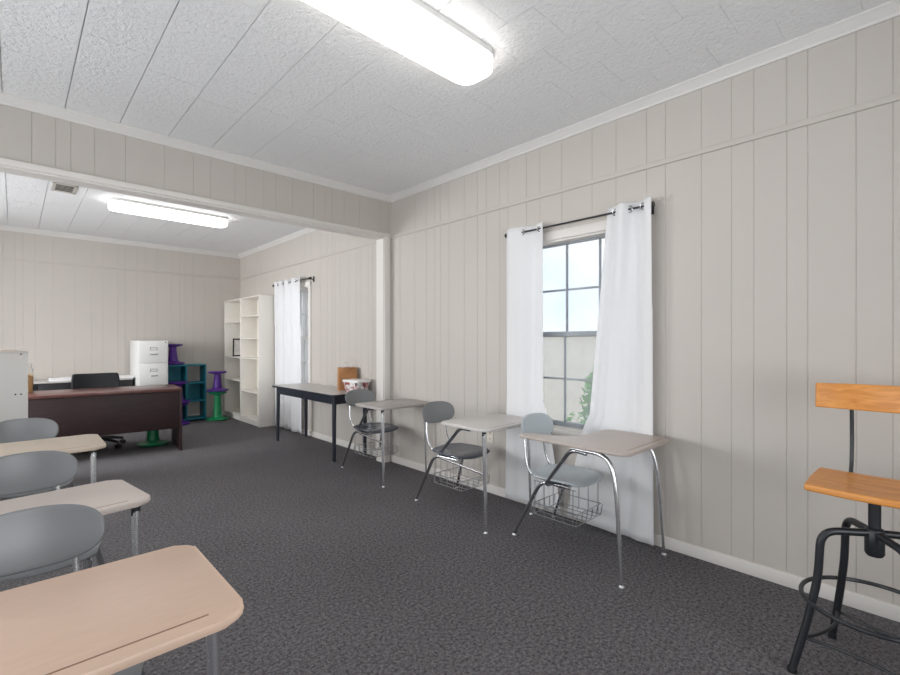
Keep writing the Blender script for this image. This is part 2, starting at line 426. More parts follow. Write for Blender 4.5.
# windows (local frame: wall plane x=0, room on -x, outside +x, along y, z absolute)
def window(name, loc, rz, w, z0, z1, cols, glass='glass', sash='sash'):
    r = bpy.data.objects.new(name, None); C.objects.link(r); r.location = loc; r.rotation_euler = (0, 0, rz); struct(r)
    b = MB(); t = 0.018                                    # jamb lining and casing
    b.box((-0.002, -w / 2, z0), (0.15, -w / 2 + t, z1)); b.box((-0.002, w / 2 - t, z0), (0.15, w / 2, z1))
    b.box((-0.002, -w / 2, z1 - t), (0.15, w / 2, z1)); b.box((-0.002, -w / 2, z0), (0.15, w / 2, z0 + t))
    c = 0.065
    b.box((-0.018, -w / 2 - c, z0), (0.001, -w / 2 + 0.004, z1 + c), 0.004); b.box((-0.018, w / 2 - 0.004, z0), (0.001, w / 2 + c, z1 + c), 0.004)
    b.box((-0.0185, -w / 2 - c, z1 - 0.004), (0.0015, w / 2 + c, z1 + c), 0.004)
    b.build('window_frame', 'trim', r)
    b = MB(); b.box((-0.05, -w / 2 - c - 0.02, z0 - 0.025), (0.06, w / 2 + c + 0.02, z0 + 0.003), 0.006); b.box((-0.016, -w / 2 - c, z0 - 0.09), (0.001, w / 2 + c, z0 - 0.025), 0.004)
    b.build('window_sill', 'trim', r)
    zm = (z0 + z1) / 2; i0, i1 = -w / 2 + t, w / 2 - t
    for (s0, s1, xo) in ((z0 + t, zm + 0.02, 0.05), (zm - 0.02, z1 - t, 0.078)):
        b = MB(); f = 0.026
        b.box((xo, i0, s0), (xo + 0.025, i0 + f, s1)); b.box((xo, i1 - f, s0), (xo + 0.025, i1, s1))
        b.box((xo, i0, s0), (xo + 0.025, i1, s0 + (0.035 if s0 < zm - 0.1 else 0.034))); b.box((xo, i0, s1 - (0.034 if s0 < zm - 0.1 else 0.014)), (xo + 0.025, i1, s1))
        for k in range(1, cols):
            y = i0 + (i1 - i0) * k / cols; b.box((xo + 0.006, y - 0.007, s0 + 0.01), (xo + 0.02, y + 0.007, s1 - 0.01))
        b.box((xo + 0.0065, i0, (s0 + s1) / 2 - 0.007), (xo + 0.0195, i1, (s0 + s1) / 2 + 0.007))
        sh = b.build('sash', sash, r)
        b = MB(); b.quad((xo + 0.013, i0, s0), (xo + 0.013, i1, s0), (xo + 0.013, i1, s1), (xo + 0.013, i0, s1)); b.build('pane', glass, sh)
    return r
window('window_1', (XW, 1.825, 0), 0, 0.86, WZ0, WZ1, 3)
window('window_2', (XW, 6.46, 0), 0, 0.86, WZ0, WZ1, 3, sash='trim')
for i, (w0, w1) in enumerate(LW):
    window('window_%d' % (i + 3), (XL, (w0 + w1) / 2, 0), PI, w1 - w0, WZ0, WZ1 + 0.2, 3, 'clear')  # unseen windows, added to light the room from the left

window('window_6', ((BW[0] + BW[1]) / 2, YB, 0), -PI / 2, BW[1] - BW[0], WZ0, WZ1 + 0.2, 3, 'clear')  # unseen window, added to brighten header and ceiling from behind

# ------------------------------------------------------------------ ceiling fixtures
def ceiling_light(loc, label, m, L=1.22, W=0.25):
    t = thing('ceiling_light', label, 'ceiling light', loc, group=None)
    b = MB(); b.prism(rrect(-L / 2 - 0.003, -W / 2 - 0.003, L / 2 + 0.003, W / 2 + 0.003, 0.088, 12), -0.032, 0.0, 0.003, 2); b.build('housing', 'white_metal', t)
    b = MB(); b.prism(rrect(-L / 2, -W / 2, L / 2, W / 2, 0.085, 12), -0.098, -0.031, 0.035, 6); b.build('diffuser', m, t, sharp=60)
    return t
ceiling_light((1.315, 1.775, ZC), 'long fluorescent wraparound light on the ceiling above the desks', 'lamp')
ceiling_light((1.38, 6.30, ZC), 'fluorescent wraparound light on the ceiling of the far room', 'lamp_far')
v = thing('ceiling_vent', 'small louvred air vent in the far room ceiling', 'vent', (0.385, 6.17, ZC))
b = MB(); w, h = 0.10, 0.17
for x0, y0, x1, y1 in ((-w, -h, w, -h + 0.035), (-w, h - 0.035, w, h), (-w, -h, -w + 0.03, h), (w - 0.03, -h, w, h)): b.box((x0, y0, -0.005), (x1, y1, 0), 0.002)
b.build('frame', 'vent', v)
b = MB(); b.box((-w + 0.02, -h + 0.02, -0.0015), (w - 0.02, h - 0.02, -0.0005)); b.build('backing', 'dark', v)
b = MB()
for k in range(6):
    y = -h + 0.05 + k * 0.048; b.box((-w + 0.025, -0.011, -0.001), (w - 0.025, 0.011, 0.001), mtx=Matrix.Translation((0, y, -0.0042)) @ Matrix.Rotation(0.12, 4, 'X'))
b.build('louvers', 'vent', v)

# ------------------------------------------------------------------ school desks
TOPZ = 0.715
def seat_surface(x0, x1, y0, y1, z):
    """moulded seat: rounded square, dished, front edge rolled down"""
    b = MB(); n = 18; cx, cy, hx, hy = (x0 + x1) / 2, (y0 + y1) / 2, (x1 - x0) / 2, (y1 - y0) / 2
    def fn(u, v):
        a, c = u * 2 - 1, v * 2 - 1
        # squircle mapping
        p = a * math.sqrt(max(0, 1 - 0.28 * c * c)); q = c * math.sqrt(max(0, 1 - 0.28 * a * a))
        dz = -0.012 * (1 - p * p) * (1 - q * q)
        if q < -0.55: dz -= 0.028 * ((-q - 0.55) / 0.45) ** 2
        if q > 0.7: dz += 0.010 * ((q - 0.7) / 0.3) ** 2
        return Vector((cx + hx * p, cy + hy * q, z + dz))
    b.grid(fn, n, n); return b
def back_surface(cx, y, z0, z1, hw):
    b = MB(); zc, hz = (z0 + z1) / 2, (z1 - z0) / 2
    def fn(u, v):
        a, c = u * 2 - 1, v * 2 - 1
        m_ = max(abs(a), abs(c), 1e-6); kk = 0 if max(abs(a), abs(c)) < 1e-5 else 1 / ((abs(a) / m_) ** 2.6 + (abs(c) / m_) ** 2.6) ** (1 / 2.6); p, q = a * kk, c * kk
        return Vector((cx + hw * p, y - 0.035 * p * p + 0.02 * q - 0.006 * q * q, zc + hz * q))
    b.grid(fn, 22, 12); return b
def solid(o, th):
    md = o.modifiers.new('thickness', 'SOLIDIFY'); md.thickness = th; md.offset = 0
    bv = o.modifiers.new('soft_edge', 'BEVEL'); bv.width = th * 0.4; bv.segments = 2; bv.limit_method = 'ANGLE'; bv.angle_limit = math.radians(50)
    return o
def glide(b, x, y): b.lathe([(0, 0), (0.014, 0), (0.0155, 0.004), (0.012, 0.010), (0.007, 0.014), (0.007, 0.03)], (x, y, 0), 14)

def chair_half(t, seat_m='seat_grey', fy=0.885, bx=-0.04, fx=0.05):
    cx = 0.0
    solid(seat_surface(cx - 0.195, cx + 0.195, 0.36, 0.735, 0.445).build('seat', seat_m, t), 0.012)
    solid(back_surface(bx, 0.80, 0.638, 0.808, 0.175).build('backrest', seat_m, t), 0.010)
    for sx in (-1, 1):
        b = MB(); b.tube([(cx + sx * 0.11, 0.50, 0.412), (cx + sx * 0.12, 0.74, 0.415), (bx + sx * 0.115, 0.785, 0.50), (bx + sx * 0.10, 0.803, 0.70)], 0.0085, 10, fil=0.07)
        b.build('back_support', 'chrome', t)
        b = MB(); b.tube([(cx + sx * 0.145, 0.44, 0.408), (cx + fx - 0.04 + sx * 0.17, fy - 0.20, 0.405), (cx + fx + sx * 0.23, fy, 0.015)], [0.0125] * 8 + [0.009], 12, fil=0.07)
        lg = b.build('leg', 'steel', t)
        b = MB(); glide(b, cx + fx + sx * 0.231, fy + 0.002); b.build('foot_glide', 'chrome', lg)
    b = MB()
    b.tube([(cx - 0.15, 0.46, 0.405), (cx + 0.15, 0.46, 0.405)], 0.011, 10); b.tube([(cx - 0.155, 0.60, 0.405), (cx + 0.155, 0.60, 0.405)], 0.011, 10)
    b.box((cx - 0.10, 0.44, 0.412), (cx + 0.10, 0.62, 0.428)); b.build('seat_frame', 'steel', t)
    # wire book basket slung under the seat
    b = MB(); r = 0.0028
    X0, X1, Y0, Y1, ZT, ZB = cx - 0.15, cx + 0.15, 0.36, 0.70, 0.40, 0.185
    for k in range(6):
        x = X0 + (X1 - X0) * k / 5
        b.tube([(x, Y0 + 0.02, ZB + 0.07), (x, Y0 + 0.03, ZB), (x, Y1, ZB), (x, Y1, ZB + 0.07)], r, 6, fil=0.02)
    for k in range(5):
        y = Y0 + 0.05 + (Y1 - Y0 - 0.06) * k / 4
        b.tube([(X0, y, ZT), (X0, y, ZB), (X0 + 0.02, y, ZB - 0.003)], r, 6, fil=0.02)
        b.tube([(X1, y, ZT), (X1, y, ZB), (X1 - 0.02, y, ZB - 0.003)], r, 6, fil=0.02)
    for z in (ZT, ZB + 0.07, ZB):
        b.tube([(X0, Y0 + 0.03, z), (X0, Y1, z)], r, 6); b.tube([(X1, Y0 + 0.03, z), (X1, Y1, z)], r, 6)
        if z < ZT: b.tube([(X0, Y0 + 0.03, z), (X1, Y0 + 0.03, z)], r, 6); b.tube([(X0, Y1, z), (X1, Y1, z)], r, 6)
    b.build('book_basket', 'wire', t)

def desk_a(label, loc, col):
    t = thing('school_desk', label, 'desk', loc, 0, 'school desks with attached chairs')
    b = MB(); b.prism(rrect(-0.305, 0, 0.305, 0.475, [0.045, 0.045, 0.055, 0.055]), TOPZ - 0.020, TOPZ, 0.008, 3)
    d = b.build('desktop', 'desktop', t); d.color = (*col, 1)
    b = MB(); b.box((-0.23, 0.040, TOPZ - 0.002), (0.23, 0.0445, TOPZ + 0.0006)); b.build('groove_shade_strip', 'groove', d)  # strip laid on the top, its colour stands for the groove's shade
    chair_half(t)
    for sx in (-1, 1):
        b = MB(); b.tube([(sx * 0.248, 0.075, TOPZ - 0.03), (sx * 0.25, 0.065, 0.40), (sx * 0.252, 0.055, 0.015)], [0.0145, 0.0135, 0.0095], 14)
        lg = b.build('leg', 'chrome', t)
        b = MB(); b.tube([(sx * 0.248, 0.0755, TOPZ - 0.060), (sx * 0.248, 0.075, TOPZ - 0.018)], 0.0152, 14); b.build('leg_socket', 'black_metal', lg)
        b = MB(); glide(b, sx * 0.252, 0.055); b.build('foot_glide', 'chrome', lg)
    b = MB(); b.tube([(-0.245, 0.20, TOPZ - 0.034), (-0.24, 0.315, TOPZ - 0.034), (-0.16, 0.64, 0.41), (-0.06, 0.60, 0.406)], 0.0125, 12, fil=0.05); b.build('riser', 'steel', t)
    b = MB(); b.tube([(-0.155, 0.63, 0.395), (-0.25, 0.062, 0.395)], 0.009, 10); b.build('stretcher', 'chrome', t)
    b = MB(); b.box((-0.26, 0.06, TOPZ - 0.03), (0.26, 0.09, TOPZ - 0.0195)); b.box((-0.255, 0.08, TOPZ - 0.03), (-0.23, 0.36, TOPZ - 0.0195)); b.build('top_bracket', 'black_metal', t)
    return t

GREIGE = srgb(196, 186, 178)
d1 = desk_a('tan woodgrain school desk with attached grey chair, nearest of the left row', (0.075, 1.035, 0), srgb(224, 194, 172))
def desk_copy(label, loc, col, rz=0.0, sy=1.0, tw=0.0, seat=None):
    c = copy_tree(d1, loc, rz, label)
    for ch in c.children:
        if ch.name.startswith('desktop'): ch.color = (*col, 1); ch.scale[1] = sy; ch.rotation_euler[2] = tw
        if seat and ch.name.split('.')[0] == 'seat': ch.material_slots[0].link = 'OBJECT'; ch.material_slots[0].material = M[seat]
    return c
desk_copy('pale greige school desk with attached grey chair, middle of the left row', (0.085, 1.985, 0), srgb(208, 196, 188), 0.0, 0.84, math.radians(8))
desk_copy('greige school desk with attached chair, farthest of the left row before white cabinet', (0.085, 3.24, 0), srgb(204, 188, 170))
desk_copy('pale grey topped school desk with shade-darkened seat, beside the wall outlet', (2.585, 2.06, 0), srgb(204, 200, 196), seat='seat_shaded')
desk_copy('dull grey topped school desk beside the white doorway casing and black table', (2.66, 3.36, 0), srgb(172, 166, 162), seat='seat_shaded')

def desk_b(label, loc, col):
    t = thing('school_desk', label, 'desk', loc, 0, 'school desks with attached chairs')
    ol = rrect(-0.30, 0, 0.30, 0.42, [0.05, 0.05, 0.06, 0.06])
    # tablet arm on the student's right hand side
    main = [p for p in ol]
    out = []
    for k in range(6): a = math.radians(90 * k / 5); out.append((0.30 - 0.05 + 0.05 * math.cos(a), 0.42 - 0.05 + 0.05 * math.sin(a)))
    out += [(0.12, 0.42), (0.02, 0.425), (-0.06, 0.44), (-0.12, 0.475), (-0.155, 0.53), (-0.18, 0.62)]
    for k in range(7): a = math.radians(180 * k / 6 * 1.0); out.append((-0.24 + 0.055 * math.cos(a), 0.69 + 0.04 * math.sin(a)))
    for k in range(6): a = math.radians(180 + 90 * k / 5); out.append((-0.30 + 0.06 + 0.06 * math.cos(a), 0.06 + 0.06 * math.sin(a)))
    for k in range(6): a = math.radians(270 + 90 * k / 5); out.append((0.30 - 0.06 + 0.06 * math.cos(a), 0.06 + 0.06 * math.sin(a)))
    b = MB(); b.prism(out, TOPZ - 0.019, TOPZ, 0.007, 3); d = b.build('desktop', 'desktop', t); d.color = (*col, 1)
    b = MB(); b.box((-0.22, 0.035, TOPZ - 0.002), (0.22, 0.0395, TOPZ + 0.0006)); b.build('groove_shade_strip', 'groove', d)
    chair_half(t, 'seat_glare', fy=0.85, bx=-0.01, fx=0.07)
    for sx in (-1, 1):
        b = MB(); b.tube([(sx * 0.25, 0.36, TOPZ - 0.033), (sx * 0.255, 0.12, TOPZ - 0.036), (sx * 0.265, 0.075, 0.52), (sx * 0.275, 0.04, 0.015)], [0.0125] * 12 + [0.0125, 0.0125, 0.0125, 0.009], 14, fil=0.085)
        lg = b.build('leg', 'chrome', t)
        b = MB(); glide(b, sx * 0.275, 0.04); b.build('foot_glide', 'chrome', lg)
    b = MB(); b.tube([(-0.25, 0.26, TOPZ - 0.05), (-0.25, 0.36, TOPZ - 0.04), (-0.185, 0.56, 0.44), (-0.17, 0.59, 0.395), (-0.02, 0.57, 0.40)], 0.0125, 12, fil=0.06); b.build('riser', 'steel', t)
    b = MB(); b.box((-0.262, 0.12, TOPZ - 0.026), (-0.238, 0.38, TOPZ - 0.0185)); b.box((0.238, 0.12, TOPZ - 0.026), (0.262, 0.38, TOPZ - 0.0185)); b.box((-0.25, 0.30, TOPZ - 0.024), (0.25, 0.33, TOPZ - 0.0186)); b.build('top_bracket', 'black_metal', t)
    return t
desk_b('school desk with a tablet arm top and glare-lightened seat, in front of the near window', (2.615, 1.115, 0), srgb(186, 174, 166))

# ------------------------------------------------------------------ swivel work stool at right
st = thing('swivel_stool', 'swivel stool with orange wood seat and back on black steel legs', 'stool', (2.39, 0.17, 0))
def board(b, fn, nu, nv): b.grid(fn, nu, nv)
b = MB()
def sfn(u, v):
    a, c = u * 2 - 1, v * 2 - 1
    p = a * math.sqrt(1 - 0.06 * c * c); q = c * math.sqrt(1 - 0.05 * a * a)
    return Vector((0.07 + 0.185 * p, 0.205 * q, 0.722 + 0.004 * q * q - 0.006 * (1 - p * p) * (1 - q * q) ))
b.grid(sfn, 16, 16); o = b.build('seat', 'pine', st); md = o.modifiers.new('thickness', 'SOLIDIFY'); md.thickness = 0.026; md.offset = 0
bv = o.modifiers.new('soft_edge', 'BEVEL'); bv.width = 0.005; bv.segments = 3; bv.limit_method = 'ANGLE'; bv.angle_limit = math.radians(50)
b = MB()
def bfn(u, v):
    a = u * 2 - 1
    return Vector((0.295 - 0.045 * a * a + 0.008 * (v - 0.5), 0.215 * a, 1.008 + 0.108 * v - 0.006 * (1 - a * a) * (1 if v < 0.5 else 0)))
b.grid(bfn, 24, 4); o = b.build('backrest', 'pine', st); md = o.modifiers.new('thickness', 'SOLIDIFY'); md.thickness = 0.02; md.offset = 0
bv = o.modifiers.new('soft_edge', 'BEVEL'); bv.width = 0.005; bv.segments = 3; bv.limit_method = 'ANGLE'; bv.angle_limit = math.radians(50)
for sy in (-1, 1):
    b = MB()
    b.tube([(0.11, sy * 0.095, 0.703), (0.25, sy * 0.095, 0.705), (0.288, sy * 0.095, 0.78), (0.298, sy * 0.095, 0.90), (0.288, sy * 0.095, 1.05)], 0.0075, 8, fil=0.03)
    b.build('back_rod', 'black_metal', st)
b = MB(); b.lathe([(0, 0.485), (0.024, 0.485), (0.030, 0.495), (0.030, 0.583), (0.025, 0.59), (0.019, 0.592), (0.019, 0.70), (0.06, 0.705), (0.06, 0.709), (0, 0.709)], n=20); b.build('screw_post', 'black_metal', st)
for k in range(4):
    a = PI / 4 - math.radians(11) + k * PI / 2; c, s = math.cos(a), math.sin(a)
    P = lambda r, z: (r * c, r * s, z)
    b = MB(); b.tube([P(0.025, 0.57), P(0.178, 0.566), P(0.188, 0.38), P(0.226, 0.20), P(0.276, 0.012)], 0.014, 12, fil=0.06)
    lg = b.build('leg', 'black_metal', st)
    b = MB(); b.lathe([(0, 0), (0.016, 0), (0.0165, 0.012), (0.013, 0.022)], P(0.277, 0), 12); b.build('foot_cap', 'black_plastic', lg)
b = MB(); b.ring((0, 0, 0.288), 0.224, 0.0085, 64); b.build('foot_ring', 'black_metal', st)
b = MB()
for k in range(4):
    a0 = PI / 4 - math.radians(11) + k * PI / 2; a1 = a0 + PI / 2; am = (a0 + a1) / 2
    pts = []
    p0, p1, pm = Vector((math.cos(a0), math.sin(a0), 0)) * 0.240, Vector((math.cos(a1), math.sin(a1), 0)) * 0.240, Vector((math.cos(am), math.sin(am), 0)) * 0.10
    for i in range(13): t_ = i / 12; q = p0 * (1 - t_) ** 2 + pm * 2 * t_ * (1 - t_) + p1 * t_ * t_; q.z = 0.14; pts.append(q)
    b.tube(pts, 0.0065, 8)
b.build('brace', 'black_metal', st)

# ------------------------------------------------------------------ curtains
def curtain(name, label, ytop, ybot, ztop, zbot, folds, phase, amp=0.03, xr=2.93, mid=None, group=None, gro='steel'):
    """ytop/ybot: (y_left, y_right) at the top and the hem; mid: optional (fraction, y_left, y_right)"""
    t = thing(name, label, 'curtain', (0, 0, 0), 0, group)
    rnd = random.Random(label); ph = [rnd.uniform(0, 6.28) for _ in range(4)]
    def yy(v, k):
        if mid:
            f = mid[0]
            if v < f: return ytop[k] + (mid[1 + k] - ytop[k]) * (v / f)
            w = (v - f) / (1 - f); return mid[1 + k] + (ybot[k] - mid[1 + k]) * (w ** 0.62)
        return ytop[k] + (ybot[k] - ytop[k]) * v
    def fn(u, v):
        y = yy(v, 0) + (yy(v, 1) - yy(v, 0)) * u
        w = 2 * PI * folds * u + phase
        a = amp * (1 - 0.25 * v)
        x = xr + a * math.sin(w + 0.5 * v * math.sin(ph[0] + 3 * u)) + 0.012 * v * math.sin(w * 0.53 + ph[1]) + 0.009 * (0.35 + 0.65 * v) * math.sin(w * 2.6 + ph[2] + 1.2 * v)
        y += 0.010 * v * math.cos(w * 1.0 + ph[3]) * min(1, 6 * u, 6 * (1 - u))
        return Vector((max(2.918 if v > 0.3 else 2.9, min(x, 2.968)), y, ztop + (zbot - ztop) * v + 0.006 * math.sin(w * 0.5) * v))
    b = MB(); b.grid(fn, int(folds * 26) + 10, 40); o = b.build('fabric', 'curtain', t, sharp=80)
    md = o.modifiers.new('thickness', 'SOLIDIFY'); md.thickness = 0.002; md.offset = 0
    # grommets where the cloth crosses the rod line
    n = int(2 * folds + phase / PI) + 1
    for k in range(-1, n + 2):
        u = (k * PI - phase) / (2 * PI * folds)
        if 0.02 < u < 0.98:
            p = fn(u, 0); g = MB(); g.ring((0, 0, 0), 0.021, 0.005, 20, 'y', 6)
            sl = math.atan2(amp * 2 * PI * folds * (1 if k % 2 == 0 else -1), (ytop[1] - ytop[0]))
            g.xf(Matrix.Translation((xr, p.y, ztop - 0.045)) @ RZ(-sl * 0.8 + (0 if ytop[1] > ytop[0] else 0)))
            g.build('grommet', gro, t)
    return t
ZROD = 2.168
curtain('curtain', 'white curtain panel at the left of the near window', (2.432, 2.065), (2.43, 1.915), ZROD + 0.045, 0.03, 1.1, PI, mid=(0.63, 2.42, 2.065), group='curtains at the near window')
curtain('curtain', 'white curtain panel at the right of the near window', (1.555, 1.24), (1.885, 1.23), ZROD + 0.045, 0.025, 1.67, 0.83, mid=(0.66, 1.70, 1.235), group='curtains at the near window')
curtain('curtain', 'white curtain panel beside the tall bookcases', (7.078, 6.745), (7.075, 6.72), ZROD + 0.05, 0.03, 2.0, 0.8, group='curtains at the far window')
curtain('curtain', 'white curtain panel behind the black table', (6.70, 6.12), (6.695, 6.10), ZROD + 0.05, 0.02, 2.5, 2.2, group='curtains at the far window')
def rod(label, y0, y1):
    t = thing('curtain_rod', label, 'curtain rod', (2.93, (y0 + y1) / 2, ZROD))
    h = (y1 - y0) / 2
    b = MB(); b.tube([(0, -h, 0), (0, h, 0)], 0.007, 12); b.build('rod', 'black_metal', t)
    for s in (-1, 1):
        b = MB(); b.tube([(0, s * h, 0), (0, s * (h + 0.012), 0)], 0.017, 14); b.build('finial', 'black_metal', t)
        b = MB(); b.box((-0.012, s * (h - 0.03) - 0.006, -0.016), (0.062, s * (h - 0.03) + 0.006, -0.004), 0.001); b.box((0.060, s * (h - 0.03) - 0.014, -0.045), (0.070, s * (h - 0.03) + 0.014, 0.03), 0.001)
        b.tube([(0, s * (h - 0.03) - 0.0055, 0), (0, s * (h - 0.03) + 0.0055, 0)], 0.0145, 14); b.build('bracket', 'black_metal', t)
    return t
rod('black curtain rod above the near window', 1.245, 2.425)
rod('black curtain rod above the far room window', 5.86, 7.075)

# ------------------------------------------------------------------ wall outlet
t = thing('wall_outlet', 'cream duplex wall outlet low on the right wall', 'outlet', (XW, 2.665, 0.49))
b = MB(); b.box((-0.007, -0.036, -0.058), (0, 0.036, 0.058), 0.003); b.build('cover_plate', 'outlet', t)
for s in (-1, 1):
    b = MB(); b.box((-0.009, -0.017, s * 0.024 - 0.015), (-0.006, 0.017, s * 0.024 + 0.015), 0.002); sk = b.build('socket', 'outlet', t)
    b = MB()
    for q in (-1, 1): b.box((-0.0096, q * 0.007 - 0.0015, s * 0.024 - 0.006), (-0.0085, q * 0.007 + 0.0015, s * 0.024 + 0.006))
    b.build('slots', 'dark', sk)

# ------------------------------------------------------------------ black table by the far window
TX0, TX1, TY0, TY1, TH = 2.46, 2.975, 4.42, 6.02, 0.735
t = thing('work_table', 'black framed table with grey top against the right wall', 'table', ((TX0 + TX1) / 2, (TY0 + TY1) / 2, 0))
hx, hy = (TX1 - TX0) / 2, (TY1 - TY0) / 2
b = MB(); b.prism(rrect(-hx + 0.004, -hy + 0.004, hx - 0.004, hy - 0.004, 0.045), TH - 0.012, TH + 0.001); b.build('table_top', 'table_grey', t)
b = MB(); b.prism(rrect(-hx, -hy, hx, hy, 0.05), TH - 0.024, TH - 0.0005, 0.004); b.build('edge_band', 'table_edge', t)
b = MB()
for x0, y0, x1, y1 in ((-hx + 0.05, -hy + 0.06, -hx + 0.07, hy - 0.06), (hx - 0.07, -hy + 0.06, hx - 0.05, hy - 0.06), (-hx + 0.05, -hy + 0.06, hx - 0.05, -hy + 0.08), (-hx + 0.05, hy - 0.08, hx - 0.05, hy - 0.06)):
    b.box((x0, y0, TH - 0.11), (x1, y1, TH - 0.02))
b.build('apron', 'table_edge', t)
for sx in (-1, 1):
    for sy in (-1, 1):
        b = MB(); b.tube([(sx * (hx - 0.065), sy * (hy - 0.075), TH - 0.024), (sx * (hx - 0.06), sy * (hy - 0.07), 0.012)], [0.024, 0.019], 14); lg = b.build('leg', 'table_edge', t)
        b = MB(); b.lathe([(0, 0), (0.013, 0), (0.014, 0.006), (0.009, 0.013)], (sx * (hx - 0.06), sy * (hy - 0.07), 0), 12); b.build('foot_glide', 'chrome', lg)
# paper bag
t = thing('paper_bag', 'brown kraft paper bag with white twine handles on the black table', 'bag', (2.867, 4.80, TH + 0.001), math.radians(72))
b = MB()
w, d_, h = 0.105, 0.055, 0.265
def bag_ring(z, k): return [(-d_ * k, -w, z), (d_ * k, -w, z), (d_ * k, w, z), (-d_ * k, w, z)]
rows = []
for z, k in ((0, 1), (0.15, 0.95), (h, 0.75)):
    r_ = bag_ring(z, k); r_.insert(2, (0, -w + 0.001, z)) if False else None
    rows.append([b.bm.verts.new(p) for p in r_])
for a, c in zip(rows, rows[1:]):
    for q in range(4): b.bm.faces.new((a[q], a[(q + 1) % 4], c[(q + 1) % 4], c[q]))
b.bm.faces.new(rows[0][::-1])
o = b.build('bag_body', 'kraft', t); md = o.modifiers.new('thickness', 'SOLIDIFY'); md.thickness = 0.0015
for s in (-1, 1):
    b = MB(); b.tube([(s * 0.036, -0.045, h - 0.03), (s * 0.036, -0.04, h + 0.06), (s * 0.034, 0.04, h + 0.06), (s * 0.036, 0.045, h - 0.03)], 0.003, 6, fil=0.03); b.build('handle', 'twine', t)
# printed tub
t = thing('plastic_tub', 'white lidded tub with a red and grey print on the black table', 'tub', (2.845, 4.56, TH + 0.001), math.radians(10))
b = MB(); lo = rrect(-0.085, -0.11, 0.085, 0.11, 0.03); hi = rrect(-0.098, -0.128, 0.098, 0.128, 0.03)
l_ = [b.bm.verts.new((x, y, 0)) for x, y in lo]; h_ = [b.bm.verts.new((x, y, 0.115)) for x, y in hi]
for q in range(len(lo)): b.bm.faces.new((l_[q], l_[(q + 1) % len(lo)], h_[(q + 1) % len(lo)], h_[q]))
b.bm.faces.new(l_[::-1]); b.bm.faces.new(h_); b.build('tub_body', 'tub', t)
b = MB(); b.prism(rrect(-0.108, -0.138, 0.108, 0.138, 0.032), 0.110, 0.136, 0.005); b.build('lid', 'lid', t)

# ------------------------------------------------------------------ white bookcases
def bookcase(label, y0, y1, shelves):
    x0, x1, H = 2.72, 2.99, 2.02; th = 0.018
    t = thing('bookcase', label, 'bookcase', ((x0 + x1) / 2, (y0 + y1) / 2, 0), 0, 'tall white bookcases')
    hx, hy = (x1 - x0) / 2, (y1 - y0) / 2 - 0.001
    for s in (-1, 1):
        b = MB(); b.box((-hx, s * hy - (th if s > 0 else 0), 0), (hx, s * hy + (th if s < 0 else 0), H), 0.0015); b.build('side_panel', 'white_board', t)
    b = MB(); b.box((-hx, -hy + th, H - th), (hx, hy - th, H), 0.001); b.build('top_panel', 'white_board', t)
    b = MB(); b.box((hx - 0.006, -hy + th, 0.06), (hx, hy - th, H - th)); b.build('back_panel', 'white_board', t)
    b = MB(); b.box((-hx + 0.012, -hy + th, 0), (-hx + 0.028, hy - th, 0.065)); b.build('plinth', 'white_board', t)
    for z in [0.065] + shelves:
        b = MB(); b.box((-hx + 0.006, -hy + th, z), (hx - 0.006, hy - th, z + th), 0.001); b.build('shelf', 'white_board', t)
    return t
bookcase('tall white bookcase next to the curtain, nearer of the pair, empty', 7.10, 7.90, [0.50, 1.03, 1.345, 1.70])
bookcase('tall white bookcase in the far corner holding a leaning picture', 7.90, 8.70, [0.645, 1.035, 1.63])
t = thing('picture_frame', 'small framed picture leaning on a shelf of the corner bookcase', 'picture frame', (2.83, 8.21, 1.054), math.radians(68))
mt = Matrix.Rotation(math.radians(14), 4, 'Y') @ Matrix.Scale(1.25, 4)
b = MB()
for a, c in (((-0.01, -0.10, 0), (0.01, 0.10, 0.018)), ((-0.01, -0.10, 0.232), (0.01, 0.10, 0.25)), ((-0.01, -0.10, 0.018), (0.01, -0.082, 0.232)), ((-0.01, 0.082, 0.018), (0.01, 0.10, 0.232))): b.box(a, c)
b.xf(mt); b.build('frame', 'black_plastic', t)
b = MB(); b.box((-0.004, -0.083, 0.017), (0.004, 0.083, 0.233)); b.xf(mt); b.build('picture', 'photo_grey', t)

# ------------------------------------------------------------------ dark office desk and its surroundings
DA = math.radians(-5)
t = thing('office_desk', 'dark mahogany office desk with full modesty panel in the far room', 'desk', (0.72, 6.65, 0), DA)
DX, DY = 0.79, 0.345
b = MB(); b.box((-DX, -DY, 0.715), (DX, DY, 0.745), 0.004); b.build('desktop', 'mahogany_sheen', t)
for s in (-1, 1):
    b = MB(); b.box((s * (DX - 0.012) - 0.014, -DY + 0.012, 0), (s * (DX - 0.012) + 0.012, DY - 0.015, 0.715), 0.002); b.build('side_panel', 'mahogany', t)
b = MB(); b.box((-DX + 0.026, -DY + 0.02, 0.27), (DX - 0.026, -DY + 0.038, 0.715), 0.001); b.build('modesty_panel', 'mahogany', t)
# jar on the desk
t = thing('snack_jar', 'tall clear jar of tan snacks on the desk beside white cabinet', 'jar', (0.105, 6.90, 0.745))
b = MB(); b.lathe([(0, 0.0), (0.056, 0.0), (0.06, 0.006), (0.06, 0.21), (0.046, 0.235), (0.046, 0.25)], n=24); b.build('jar_body', 'clear', t)
b = MB(); b.lathe([(0, 0.003), (0.055, 0.003), (0.057, 0.16), (0.03, 0.172), (0, 0.175)], n=24); b.build('contents', 'snack', t)
t.scale = (1, 1, 1.17)
b = MB(); b.lathe([(0, 0.275), (0.048, 0.275), (0.05, 0.27), (0.05, 0.245), (0.047, 0.245)], n=24); b.build('lid', 'lid', t)
